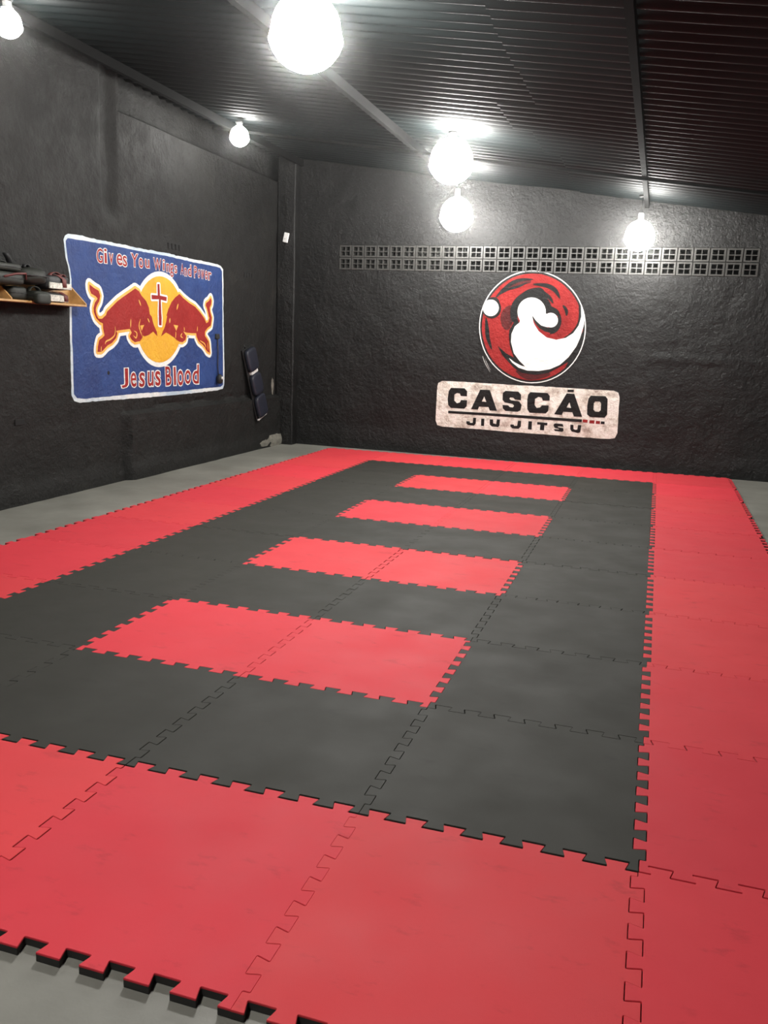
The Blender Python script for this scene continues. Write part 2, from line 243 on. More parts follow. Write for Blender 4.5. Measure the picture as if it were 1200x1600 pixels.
GLYPHS = {
 'top': [('G',6.531,6.652,2.443,2.611), ('i',6.672,6.734,2.45,2.619), ('v',6.76,6.851,2.451,2.577), ('e',6.901,7.023,2.449,2.589), ('s',7.023,7.118,2.446,2.58), ('Y',7.186,7.339,2.459,2.624), ('o',7.345,7.447,2.458,2.587), ('u',7.477,7.581,2.469,2.582), ('W',7.662,7.846,2.466,2.617), ('i',7.863,7.914,2.473,2.617), ('n',7.947,8.034,2.463,2.577), ('g',8.033,8.122,2.407,2.585), ('s',8.131,8.212,2.46,2.571), ('A',8.284,8.367,2.459,2.608), ('n',8.381,8.451,2.447,2.56), ('d',8.46,8.565,2.45,2.611), ('P',8.622,8.71,2.443,2.606), ('o',8.719,8.789,2.449,2.575), ('w',8.798,8.899,2.447,2.574), ('e',8.909,8.98,2.444,2.572), ('r',9.001,9.104,2.442,2.562)],
 'low': [('J',6.937,7.087,1.059,1.299), ('e',7.124,7.255,1.061,1.247), ('s',7.295,7.43,1.054,1.243), ('u',7.478,7.618,1.056,1.248), ('s',7.652,7.788,1.054,1.253), ('B',7.893,8.044,1.049,1.305), ('l',8.089,8.153,1.048,1.297), ('o',8.18,8.339,1.037,1.251), ('o',8.358,8.531,1.05,1.248), ('d',8.561,8.74,1.047,1.318)],
}

# ---------------------------------------------------------------- room shell
XL, YB, KB = -6.08, 11.2, -.045                     # left wall plane x; back wall y = YB + KB*x
ROOF_A, ROOF_B = 3.695, -.134                       # underside of the roof z = ROOF_A + ROOF_B*x
X1, Y0 = 2.75, -5.0
def roof_z(x): return ROOF_A+ROOF_B*x
bm = bmesh.new(); box(bm, (XL-.3, Y0-.2, -.14), (X1+.2, YB+.6, -.03))
tag(obj('floor', bm, M['concrete']), 'grey concrete floor showing around the edges of the foam mat', kind='structure')

def smooth(a, b, x):
    t = max(0, min(1, (x-a)/(b-a))); return t*t*(3-2*t)
def inside(u, z, r, soft=.12):
    return smooth(r[0]-soft, r[0], u)*smooth(-r[1]-soft, -r[1], -u)*smooth(r[2]-soft, r[2], z)*smooth(-r[3]-soft, -r[3], -z)
def relief(u, z, seed, amp):
    p = Vector((u*1.1, z*1.1, seed)); q = Vector((u*4.5, z*4.5, seed+9))
    return amp*(noise.noise(p)+.45*noise.noise(q))
def left_off(u, z):
    h = relief(u, z, 3.3, .018)
    h *= 1-inside(u, z, (5.95, 9.5, .90, 2.75))
    n = noise.noise(Vector((u*3, z*3, 5)))*.04
    h += .085*smooth(6.95, 7.0, u+n)*(1-smooth(.76, .79, z+n*.5))           # thicker base of the wall on the right
    h += .03*(1-smooth(.05, .22, z+n))                                          # rough foot
    h -= .05*smooth(6.66, 6.74, u)*(1-smooth(6.88, 7.0, u))*smooth(2.85, 3.1, z)  # shallow chase above the mural
    h -= .16*smooth(7.03, 7.06, u)*smooth(4.12, 4.16, z)                        # gap under the roof
    if 7.6 < u < 10.25: h -= .03*math.exp(-((z-.815)/.018)**2)                  # groove
    return h
def back_off(u, z):
    h = relief(u, z, 8.1, .016)
    h *= 1-max(inside(u, z, (-3.3, -.5, .22, 3.3)), inside(u, z, (-5.1, 1.12, 2.68, 3.28), .06))
    n = noise.noise(Vector((u*2.5, z*3, 2)))*.05
    if u > -.2: h += .020*math.exp(-((z-1.62+n*.4)/.03)**2)
    h += .02*(1-smooth(.12, .38, z+n))
    return h
def wall_grid(name, us, zs, off, hole, mats, mw, label, shear=None, thick=.18):
    bm = bmesh.new(); vs = {}
    for i, u in enumerate(us):
        for j, z in enumerate(zs):
            zz = z+(shear(u, z) if shear else 0)
            vs[i, j] = bm.verts.new((u, -off(u, z), zz))
    for i in range(len(us)-1):
        for j in range(len(zs)-1):
            if hole and hole[0]-1e-4 < us[i] and us[i+1] < hole[1]+1e-4 and hole[2]-1e-4 < zs[j] and zs[j+1] < hole[3]+1e-4: continue
            bm.faces.new((vs[i, j], vs[i+1, j], vs[i+1, j+1], vs[i, j+1]))
    bmesh.ops.delete(bm, geom=[v for v in bm.verts if not v.link_faces], context='VERTS')
    be = [e for e in bm.edges if e.is_boundary]
    r = bmesh.ops.extrude_edge_only(bm, edges=be)
    for v in [g for g in r['geom'] if isinstance(g, bmesh.types.BMVert)]: v.co.y = thick
    o = obj(name, bm, mats, smooth=False); o.matrix_world = mw
    for p in o.data.polygons: p.use_smooth = True
    try: o.data.set_sharp_from_angle(angle=math.radians(50))
    except Exception: pass
    return tag(o, label, kind='structure')
def lin(a, b, step):
    n = max(1, round((b-a)/step)); return [a+(b-a)*i/n for i in range(n+1)]
MWL = Matrix.Translation((XL, 0, 0)) @ Matrix.Rotation(math.pi/2, 4, 'Z')
AB = math.atan(KB)
MWB = Matrix.Translation((0, YB, 0)) @ Matrix.Rotation(AB, 4, 'Z')
wall_left = wall_grid('wall_left', lin(Y0, 11.75, .045), lin(-.05, 4.75, .04), left_off, None, M['wall_left'], MWL,
                      'rough black plaster wall on the left with a blue mural')
VU0, VU1, VZ0, VZ1 = -5.09, 1.075, 2.772, 3.152
BU = lin(-6.1, VU0, .055)+lin(VU0, VU1, .055)[1:]+lin(VU1, 2.9, .055)[1:]
BZ = lin(-.05, VZ0, .055)+lin(VZ0, VZ1, .055)[1:]+lin(VZ1, 4.75, .055)[1:]
def vshear(u, z): return -.0098*(u+2.0)*smooth(1.2, 2.7, z)*(1-smooth(3.3, 4.4, z))
wall_back = wall_grid('wall_back', BU, BZ, back_off, (VU0, VU1, VZ0, VZ1), M['wall'], MWB,
                      'rough glossy black back wall with a band of vent blocks', vshear)
bm = bmesh.new(); box(bm, (X1, Y0, -.05), (X1+.15, YB+.2, 4.2))
tag(obj('wall_right', bm, M['wall_left']), 'black wall on the right, outside the photograph', kind='structure')
bm = bmesh.new(); box(bm, (XL, Y0-.15, -.05), (X1, Y0, 4.7))
tag(obj('wall_front', bm, M['wall_left']), 'black wall behind the viewpoint', kind='structure')

# corner pillar
bm = bmesh.new(); xs = lin(-6.06, -5.78, .04); zs = lin(-.05, 4.5, .06)
def pil(x, y, z): return Vector((x, y, z))+Vector((noise.noise(Vector((x*5, y*5, z*3)))*.010, noise.noise(Vector((z*3, x*5, y)))*.010, 0))
ring = [(-6.06, 11.55), (-6.06, 11.23), (-5.93, 11.225), (-5.785, 11.23), (-5.77, 11.245), (-5.775, 11.35), (-5.78, 11.55)]
rows = [[bm.verts.new(pil(x, y, z)) for x, y in ring] for z in zs]
for A, B in zip(rows, rows[1:]):
    for k in range(len(ring)): bm.faces.new((A[k], A[(k+1) % len(ring)], B[(k+1) % len(ring)], B[k]))
bm.faces.new(rows[0]); bm.faces.new(rows[-1])
tag(obj('trim_1', bm, M['wall'], smooth=False), 'narrow black plastered pillar in the corner of the two walls', kind='structure')

# vent blocks: 2 rows of 29, each with four real openings
def vent_mesh(w_, h_, dep=.085):
    bm = bmesh.new(); m_ = .007; hx = .069; hz = .061
    cx = [m_+.0285+hx/2-.004, w_-m_-.0285-hx/2+.004]; cz = [m_+.024+hz/2-.003, h_-m_-.024-hz/2+.003]
    xs = [0, m_, cx[0]-hx/2, cx[0]+hx/2, cx[1]-hx/2, cx[1]+hx/2, w_-m_, w_]
    zs = [0, m_, cz[0]-hz/2, cz[0]+hz/2, cz[1]-hz/2, cz[1]+hz/2, h_-m_, h_]
    def yy(i, j): return .012 if i in (0, 7) or j in (0, 7) else -.008
    V = [[bm.verts.new((x, yy(i, j), z)) for j, z in enumerate(zs)] for i, x in enumerate(xs)]
    for i in range(7):
        for j in range(7):
            q = (V[i][j], V[i+1][j], V[i+1][j+1], V[i][j+1])
            if i in (2, 4) and j in (2, 4):
                bk = [bm.verts.new((v.co.x+(.004 if a in (0, 3) else -.004), dep, v.co.z+(.004 if a < 2 else -.004))) for a, v in enumerate(q)]
                for a in range(4): bm.faces.new((q[a], q[(a+1) % 4], bk[(a+1) % 4], bk[a]))
            else: bm.faces.new(q)
    bmesh.ops.recalc_face_normals(bm, faces=bm.faces[:])
    me = bpy.data.meshes.new('vent_block'); bm.to_mesh(me); bm.free(); me.materials.append(M['block']); return me
NB = 29; bw_ = (VU1-VU0)/NB; bh_ = (VZ1-VZ0)/2
vme = vent_mesh(bw_, bh_)
for r in range(2):
    for k in range(NB):
        o = link(bpy.data.objects.new('vent_block', vme), wall_back)
        u = VU0+k*bw_; z = VZ0+r*bh_
        o.location = (u, random.uniform(-.003, .003), z+vshear(u+bw_/2, z)); o.rotation_euler = (0, .0098, 0)
bm = bmesh.new(); box(bm, (VU0-.1, .17, VZ0-.15), (VU1+.1, .20, VZ1+.15))
obj('night_backing', bm, M['night'], wall_back)  # added black sheet standing in for the night behind the vents

# roof: corrugated sheets lapped in two ranks, on purlins
ceiling = empty('ceiling', 'black painted corrugated roof sheets sloping down to the right'); ceiling['kind'] = 'structure'
PITCH_W = .177
def sheet(x0, x1, y0, waves, drop, tilt):
    bm = bmesh.new(); n = waves*8; rows = []
    for x in (x0, (x0+x1)/2, x1):
        rows.append([bm.verts.new((x, y0+PITCH_W*waves*i/n, roof_z(x)+.026+.024*math.sin(2*math.pi*i/8)-drop-tilt*(x-x0)/(x1-x0))) for i in range(n+1)])
    for A, B in zip(rows, rows[1:]):
        for a, b2, c2, d2 in zip(A, A[1:], B[1:], B): bm.faces.new((a, b2, c2, d2))
    r = bmesh.ops.extrude_face_region(bm, geom=bm.faces[:])
    for v in [g for g in r['geom'] if isinstance(g, bmesh.types.BMVert)]: v.co.z += .008
    obj('roof_sheet', bm, M['roof'], ceiling, smooth=True).data.set_sharp_from_angle(angle=math.radians(48))
y = Y0-.1; k = 0
breaks = {9: -1.40, 10: -1.38, 11: -1.76, 12: -1.57}
while y < 11.6:
    xb = breaks.get(k, -1.42+random.uniform(-.05, .05))
    sheet(XL-.25, xb+.28, y, 6, 0, 0)
    sheet(xb, X1+.25, y+.01, 6, .014, -.003)
    y += PITCH_W*6; k += 1
def beam(name, a, b, w_, h_, label, cat):
    bm = bmesh.new(); a = Vector(a); b = Vector(b); d = (b-a).normalized(); sd = Vector((-d.y, d.x, 0)).normalized(); t = .006
    up = d.cross(sd) if d.cross(sd).z > 0 else sd.cross(d)
    prof = [(-w_/2, 0), (w_/2, 0), (w_/2, t*2), (-w_/2+t, t*2), (-w_/2+t, h_-t), (w_/2, h_-t), (w_/2, h_), (-w_/2, h_)]
    R1 = [bm.verts.new(a+sd*x+up*z) for x, z in prof]; R2 = [bm.verts.new(b+sd*x+up*z) for x, z in prof]
    for q in range(8): bm.faces.new((R1[q], R1[(q+1) % 8], R2[(q+1) % 8], R2[q]))
    bm.faces.new(R1[::-1]); bm.faces.new(R2)
    return tag(obj(name, bm, M['steel']), label, cat)
for x, lab in ((-5.76, 'black steel roof beam running along the top of the left wall'),
               (-3.20, 'black steel roof beam above the middle of the mat, between the outer two'),
               (-.45, 'black steel roof beam on the right, running to the lamp over the vent blocks')):
    beam('roof_beam', (x, Y0, roof_z(x)-.095), (x, YB+KB*x+.05, roof_z(x)-.095), .055, .095, lab, 'beam')
YT = 9.0
beam('tie_rail', (-6.0, YT, roof_z(-6.0)-.125), (1.9, YT, roof_z(1.9)-.125), .03, .03, 'thin black rail crossing under the roof beams near the back wall', 'rail')

# ---------------------------------------------------------------- lamps
BULB = glow('lit_bulb', LAMP_STRENGTH)
def lamp(x, y, drop, r, label, strength=None):  # radius r oversized so the bulb imitates its lens glare
    top = roof_z(x)-.02; zc = roof_z(x)-drop
    root = empty('pendant_lamp', label, 'lamp', (x, y, top), 'bare bulbs hanging under the roof')
    bm = bmesh.new(); lathe(bm, [(.045, -.03), (.05, -.02), (.05, 0.0)], 16); obj('ceiling_rose', bm, M['grime'], root, True)
    bm = bmesh.new(); zb = zc-top+r*1.15
    if zb < -.03: tube(bm, [(0, 0, -.02), (.002, 0, (zb-.02)/2), (0, 0, zb)], .006, 6)
    else: tube(bm, [(0, 0, -.005), (0, 0, -.035)], .006, 6)
    obj('cable', bm, M['grime'], root, True)
    bm = bmesh.new(); z0 = zc-top
    lathe(bm, [(.030, z0+r*1.35), (.036, z0+r*1.3), (.036, z0+r*.98), (.05, z0+r*.9), (.03, z0+r*.88)], 16); obj('socket', bm, M['white_plastic'], root, True)
    bm = bmesh.new(); prof = []
    for i in range(13):
        a = math.pi*i/12; prof.append((max(.001, r*math.sin(a)*(1 if a > math.pi/2 else .9)), z0+r*(math.cos(a)*(.9 if a < math.pi/2 else 1))))
    lathe(bm, prof, 24); obj('bulb', bm, glow('lit_bulb', strength) if strength else BULB, root, True)
    return root
lamp(-2.55, 4.00, .30, .26, 'oversized glaring white bulb nearest the camera, at top centre', 228)
lamp(-5.50, 8.80, .20, .13, 'smallest round bulb, high on the left above the blue mural', 110)
lamp(-2.50, 8.05, .31, .26, 'bright bulb in the middle of the photo, the upper of two close together', 225)
lamp(-3.02, 10.62, .58, .25, 'bulb against the back wall, directly below another bright bulb', 118)
lamp(-.50, 10.66, .53, .21, 'bulb at the end of the right roof beam, just over the vent blocks', 145)
lamp(-5.55, 4.70, .22, .12, 'bulb cut off in the top left corner of the photo', 130)
lamp(-1.9, -1.2, .26, .17, 'bulb behind the viewpoint, outside the photo', 400)

# ---------------------------------------------------------------- paint on the walls: thin layers that share the wall's relief
def fill(bm, pts, lay, mat=0, holes=(), t=.0012):
    y0 = -lay*.0016-.0004; y1 = .004
    loops = [list(pts)]+[list(h) for h in holes]
    flat = [p for l in loops for p in l]
    F = [bm.verts.new((u, y0, z)) for u, z in flat]; B = [bm.verts.new((u, y1, z)) for u, z in flat]
    for t3 in tessellate_polygon([[Vector((u, z, 0)) for u, z in l] for l in loops]):
        try:
            f = bm.faces.new([F[i] for i in t3]); f.material_index = mat
            f.normal_update()
            if f.normal.y > 0: f.normal_flip()
        except ValueError: pass
    s = 0
    for l in loops:
        n = len(l)
        for k in range(n):
            a, b2 = s+k, s+(k+1) % n
            bm.faces.new((F[a], F[b2], B[b2], B[a])).material_index = mat
        s += n
def stroke(bm, pts, wid, lay, mat=0, closed=False, taper=False):
    n = len(pts); cnt = [0]
    def dep():
        cnt[0] += 1; return -lay*.0016-.0004-.00011*(cnt[0] % 7)
    def disc(c, r):
        y0 = dep()
        vs = [bm.verts.new((c[0]+r*math.cos(a*math.pi/5), y0, c[1]+r*math.sin(a*math.pi/5))) for a in range(10)]
        bm.faces.new(vs).material_index = mat
    for k in range(n if closed else n-1):
        a, b2 = Vector(pts[k]), Vector(pts[(k+1) % n])
        d = (b2-a)
        if d.length < 1e-5: continue
        d.normalize(); nn = Vector((-d.y, d.x))
        w1 = w2 = wid/2
        if taper:
            f1, f2 = k/(n-1), (k+1)/(n-1); w1 *= max(.15, math.sin(math.pi*f1)**.6 if 0 < f1 < 1 else 0); w2 *= max(.15, math.sin(math.pi*f2)**.6 if 0 < f2 < 1 else 0)
        y0 = dep()
        q = [a-nn*w1, b2-nn*w2, b2+nn*w2, a+nn*w1]
        bm.faces.new([bm.verts.new((p.x, y0, p.y)) for p in q]).material_index = mat
        if closed or k < n-2: disc(b2, w2)
def band(bm, inner, outer, lay, mat=0):
    y0 = -lay*.0016-.0004; A = [bm.verts.new((u, y0, z)) for u, z in inner]; B = [bm.verts.new((u, y0, z)) for u, z in outer]
    for k in range(len(A)): bm.faces.new((A[k], A[(k+1) % len(A)], B[(k+1) % len(A)], B[k])).material_index = mat
def paint(name, bm, mats, parent, label=None):
    me = bpy.data.meshes.new(name)
    for f in bm.faces:
        f.normal_update()
        if f.normal.y > .9: f.normal_flip()
    bm.to_mesh(me); bm.free()
    for mm in (mats if isinstance(mats, list) else [mats]): me.materials.append(mm)
    o = link(bpy.data.objects.new(name, me), parent)
    if label: o['label'] = label
    return o
def curve_pts(pts, n=4, closed=False):
    """Catmull-Rom smoothing of a traced line"""
    out = []; N = len(pts)
    for k in range(N if closed else N-1):
        g = lambda i: Vector(pts[i % N] if closed else pts[max(0, min(N-1, i))])
        p0, p1, p2, p3 = g(k-1), g(k), g(k+1), g(k+2)
        for q in range(n):
            t = q/n
            out.append(tuple(.5*((2*p1)+(p2-p0)*t+(2*p0-5*p1+4*p2-p3)*t*t+(3*p1-p0-3*p2+p3)*t**3)))
    if not closed: out.append(tuple(pts[-1]))
    return out
def ragged(pts, amp, step=.05):
    out = []; N = len(pts)
    for k in range(N):
        a, b2 = Vector(pts[k]), Vector(pts[(k+1) % N]); n = max(1, int((b2-a).length/step))
        for q in range(n):
            p = a+(b2-a)*q/n
            out.append((p.x+noise.noise(Vector((p.x*14, p.y*14, 1)))*amp, p.y+noise.noise(Vector((p.x*14, p.y*14, 7)))*amp))
    return out
# --- mural on the left wall
mural = paint('painted_mural', (lambda b_: (fill(b_, ragged(TRACE['field'], .006), 2), b_)[1])(bmesh.new()), M['blue'], wall_left,
              'blue wall painting with two red charging bulls before a yellow disc')
bm = bmesh.new(); fill(bm, ragged(TRACE['border'], .010), 1); paint('border', bm, M['sky_edge'], mural, 'white painted border')
BL, BR = TRACE['bull_left'], TRACE['bull_right']
bm = bmesh.new()
stroke(bm, SUN, .115, 3, closed=True)
for P_ in (BL, BR): stroke(bm, P_, .135, 3, closed=True)
for P_ in (BL, BR): pass
paint('white_outline', bm, M['white'], mural, 'white outline around the bulls and the disc')
bm = bmesh.new(); fill(bm, SUN, 5); paint('yellow_disc', bm, M['yellow'], mural, 'yellow disc')
for P_, side in ((BL, 'left'), (BR, 'right')):
    bm = bmesh.new(); stroke(bm, P_, .062, 4, 1, closed=True); fill(bm, P_, 6, 0)
    bull = paint('bull', bm, [M['bullred'], M['orange']], mural, 'red bull charging from the '+side)
bm = bmesh.new()
for pts, wd in STROKES['yellow']: stroke(bm, curve_pts(pts), wd, 7, taper=True)
for P_ in YELLOW_FILLS: fill(bm, P_, 7)
paint('highlight_line', bm, M['orange'], mural, 'thin yellow lines on the bulls')
bm = bmesh.new(); stroke(bm, TRACE['cross'], .045, 7, 1, closed=True); fill(bm, TRACE['cross'], 8, 0)
paint('cross', bm, [M['bullred'], M['white']], mural, 'red cross outlined in white')
def glyph(ch, offset):
    cu = bpy.data.curves.new('g', 'FONT'); cu.body = ch; cu.size = 1; cu.offset = offset; cu.resolution_u = 3
    o = bpy.data.objects.new('g', cu); C.objects.link(o)
    dg = bpy.context.evaluated_depsgraph_get(); me = o.evaluated_get(dg).to_mesh()
    vs = [(v.co.x, v.co.y) for v in me.vertices]; fs = [tuple(p.vertices) for p in me.polygons]
    o.evaluated_get(dg).to_mesh_clear(); bpy.data.objects.remove(o); bpy.data.curves.remove(cu)
    return vs, fs
def letters(name, spec, off_in, off_out, lay, parent, label):
    bm = bmesh.new()
    for ch, u0, u1, z0, z1 in spec:
        vs, fs = glyph(ch, off_in); e = .007
        ax, bx = min(v[0] for v in vs), max(v[0] for v in vs); ay, by = min(v[1] for v in vs), max(v[1] for v in vs)
        sx, sz = (u1-u0-2*e)/(bx-ax), (z1-z0-2*e)/(by-ay); tl = random.uniform(-.06, .06)
        for (V_, F_), L_, mt in (((vs, fs), lay+1, 0), (glyph(ch, off_out), lay, 1)):
            q = [bm.verts.new((u0+e+(x-ax)*sx+(y_-ay)*sz*tl, -L_*.0016-.0004, z0+e+(y_-ay)*sz)) for x, y_ in V_]
            for f in F_:
                try: bm.faces.new([q[i] for i in f]).material_index = mt
                except ValueError: pass
    return paint(name, bm, [M['bullred'], M['white']], parent, label)
letters('lettering', GLYPHS['top'], .010, .044, 3, mural, 'red hand-painted words along the top of the mural')
letters('lettering', GLYPHS['low'], .012, .050, 3, mural, 'larger red hand-painted words along the bottom of the mural')
bm = bmesh.new(); lathe(bm, [(.022, -.012), (.024, 0), (.001, .0)], 10, 0, Matrix.Translation((6.700, -.004, 1.247)) @ Matrix.Rotation(math.pi/2, 4, 'X'))
obj('screw_hole', bm, M['night'], wall_left)

# --- emblem and sign on the back wall
def ell(P_, n=56, k=1.0):
    c, a, b2 = [Vector(p) for p in P_]; a = (a-c)*k; b2 = (b2-c)*k
    return [tuple(c+a*math.cos(2*math.pi*i/n)+b2*math.sin(2*math.pi*i/n)) for i in range(n)]
bm = bmesh.new(); fill(bm, ragged(ell(TRACE['ring_c'], 64, .955), .004), 1)
emblem = paint('painted_emblem', bm, M['logored'], wall_back, 'round red, white and black swirl emblem painted on the wall')
bm = bmesh.new(); band(bm, ell(TRACE['ring_c'], 64, .990), ell(TRACE['ring_c'], 64, 1.008), 4.5)
for pts, wd in STROKES['white']: stroke(bm, curve_pts(pts), wd, 3, taper=True)
paint('ring', bm, M['white'], emblem, 'thin white ring')
bm = bmesh.new()
for pts, wd in STROKES['shade']: stroke(bm, curve_pts(pts), wd*3.4, 2, taper=True)
paint('shading', bm, M['logoshade'], emblem, 'dark red shading')
bm = bmesh.new(); fill(bm, TRACE['blackcres'], 3); fill(bm, ell(TRACE['ballb'], 24), 3)
for k, (pts, wd) in enumerate(STROKES['black']): stroke(bm, curve_pts(pts, 5), wd*(5.4 if k == 0 else 4.4 if k == 1 else 3.6), 3, taper=True)
paint('black_swirl', bm, M['logoblack'], emblem, 'black swirl strokes')
bm = bmesh.new(); fill(bm, TRACE['whitebody'], 5); fill(bm, TRACE['whiteneck'], 5.12)
for k, l_ in (('head', 5.24), ('small', 5.36), ('ball', 5)): fill(bm, ell(TRACE[k], 32), l_)
paint('white_swirl', bm, M['white'], emblem, 'white swirl and balls')
bm = bmesh.new(); fill(bm, TRACE['hookblack'], 6, 0); fill(bm, TRACE['hookred'], 7, 1)
paint('hook', bm, [M['logoblack'], M['logored']], emblem, 'red hook tip edged in black inside the white swirl')
bm = bmesh.new(); fill(bm, ragged(TRACE['sign'], .006), 1)
sign = paint('painted_sign', bm, M['signwhite'], wall_back, 'worn white painted sign panel with black lettering')
for k, h in (('C1', None), ('A1', 'A1h'), ('S1', None), ('C2', None), ('A2', 'A2h'), ('O1', 'O1h')):
    bm = bmesh.new(); fill(bm, TRACE[k], 3, 0, [TRACE[h]] if h else [])
    if k == 'A2': fill(bm, TRACE['bar'], 3)
    paint('letter', bm, M['logoblack'], sign)
for k in ('j1', 'j2', 'j3', 'j4', 'j5', 'j6', 'j7', 'j8'):
    bm = bmesh.new(); fill(bm, TRACE[k], 3); paint('small_letter', bm, M['logoblack'], sign)
bm = bmesh.new(); fill(bm, TRACE['line'], 3); fill(bm, TRACE['r4'], 3); paint('underline', bm, M['logoblack'], sign)
for k in ('r1', 'r2', 'r3'):
    bm = bmesh.new(); fill(bm, TRACE[k], 3); paint('dash', bm, M['logored'], sign, 'red dash')

# --- marks and fittings on the left wall
def patch(cx, cz, rx, rz, seed, lay=1):
    bm = bmesh.new(); n = 22
    pts = [(cx+rx*math.cos(a)*(1+.5*noise.noise(Vector((math.cos(a)*2, math.sin(a)*2, seed)))), cz+rz*math.sin(a)*(1+.5*noise.noise(Vector((math.cos(a)*2, math.sin(a)*2, seed+4))))) for a in [2*math.pi*i/n for i in range(n)]]
    V = [bm.verts.new((u, -left_off(u, z)-.004, z)) for u, z in pts]; c0 = bm.verts.new((cx, -left_off(cx, cz)-.008, cz))
    for k in range(n): bm.faces.new((V[k], V[(k+1) % n], c0))
    r = bmesh.ops.extrude_face_region(bm, geom=bm.faces[:])
    for v in [g for g in r['geom'] if isinstance(g, bmesh.types.BMVert)]: v.co.y += .012
    obj('bare_plaster', bm, M['bare'], wall_left)['label'] = 'patch of bare grey plaster'
patch(11.02, .06, .26, .12, 1.3); patch(10.62, .05, .16, .05, 2.2); patch(11.12, .93, .05, .12, 4.1)
for cu_, cz_ in ((8.17, 2.79), (10.24, 2.605)):
    bm = bmesh.new()
    for k in range(4):
        u = cu_-.165+k*.085; box(bm, (u, -.010-left_off(u, cz_), cz_-.035), (u+.05, .02, cz_+.035), 0, .004)
    obj('air_hole', bm, M['night'], wall_left)['label'] = 'row of four small dark air holes'  # raised black blocks, the shade inside the holes is their colour
bm = bmesh.new(); box(bm, (5.15, -.008-left_off(5.2, .8), .77), (5.29, .02, .83), 0, .004); obj('socket_hole', bm, M['night'], wall_left)  # raised black block, the shade of the recess is its colour

# white box on the pillar
bm = bmesh.new(); box(bm, (-.04, -.035, -.075), (.04, 0, .075), 0, .008)
sb = empty('sensor_box', 'small white plastic box high on the corner pillar', 'sensor', (-5.905, 11.215, 3.265)); sb.rotation_euler = (0, .22, 0)
obj('casing', bm, M['white_plastic'], sb)
bm = bmesh.new(); lathe(bm, [(.014, 0), (.012, .006), (.001, .008)], 12, 0, Matrix.Translation((0, -.034, -.02)) @ Matrix.Rotation(math.pi/2, 4, 'X')); obj('lens', bm, M['silver'], sb, True)

# thin cable with a plug on the mural
cb = empty('hanging_cable', 'thin black cable with a plug hanging over the right edge of the blue mural', 'cable', (XL, 9.24, 1.68))
bm = bmesh.new(); tube(bm, [(.018, 0, 0), (.024, .004, -.2), (.022, -.003, -.4), (.028, .004, -.53)], .008, 6); obj('wire', bm, M['grime'], cb, True)
bm = bmesh.new(); box(bm, (.0, -.05, -.02), (.03, .05, .05), 0, .008); obj('hook_plate', bm, M['grime'], cb)
bm = bmesh.new(); lathe(bm, [(.012, .06), (.040, .035), (.048, 0), (.046, -.05), (.02, -.075)], 12, 0, Matrix.Translation((.05, .004, -.57))); obj('plug', bm, M['grime'], cb, True)
bm = bmesh.new(); lathe(bm, [(.022, 0), (.02, .012), (.001, .014)], 10, 0, Matrix.Translation((.092, -.012, -.565)) @ Matrix.Rotation(math.pi/2, 4, 'Y')); obj('plug_cap', bm, M['silver'], cb, True)

# navy padded strip
def cushion(bm, lo, hi, puff, seg=7, mat=0, M_=None):
    """padded block: box with all six sides bulging towards their middles"""
    lo, hi = Vector(lo), Vector(hi); r = bmesh.ops.create_cube(bm, size=2)
    bmesh.ops.subdivide_edges(bm, edges=list({e for v in r['verts'] for e in v.link_edges}), cuts=seg, use_grid_fill=True)
    vs = [v for v in bm.verts if v.tag is False]
    for v in vs:
        x, y, z = v.co
        e = [abs(x), abs(y), abs(z)]
        p = 7.0; L = sum(a**p for a in e)**(1/p); q = v.co/max(L, 1e-6)*max(e) if max(e) > 0 else v.co
        bul = [1+puff*(1-q[(i+1) % 3]**2)*(1-q[(i+2) % 3]**2) for i in range(3)]
        co = Vector([(lo[i]+hi[i])/2+(hi[i]-lo[i])/2*q[i]*bul[i]/(1+puff) for i in range(3)])
        v.co = M_ @ co if M_ else co; v.tag = True
    for f in bm.faces:
        if all(v.tag for v in f.verts) and f.tag is False: f.material_index = mat; f.tag = True
ps = empty('padded_strip', 'navy blue padded strip of three cushions hung on the left wall beside the mural', 'pad', (XL+.005, 10.15, 1.54))
ps.rotation_euler = (.27, -.10, 0)
bm = bmesh.new(); box(bm, (-.0, -.17, -1.12), (.022, .17, .0), 0, .006); obj('backing', bm, M['leather_black'], ps)
for a, b2 in ((-.36, -.01), (-.735, -.405), (-1.09, -.745)):
    bm = bmesh.new(); cushion(bm, (.02, -.165, a), (.095, .165, b2), .08); obj('cushion', bm, M['navy'], ps, True)
bm = bmesh.new(); box(bm, (.02, -.10, -.405), (.06, .13, -.36), 0, .004); obj('buckle_strap', bm, M['silver'], ps)['label'] = 'worn silver strap'
bm = bmesh.new(); box(bm, (.02, -.16, -1.115), (.045, .16, -1.095), 0, .003); obj('hem', bm, M['silver'], ps)['label'] = 'frayed pale lower hem'
bm = bmesh.new(); tube(bm, [(.01, 0, -.02), (.02, -.06, .03), (-.0, -.05, .06)], .006, 6); obj('hanging_loop', bm, M['grime'], ps)

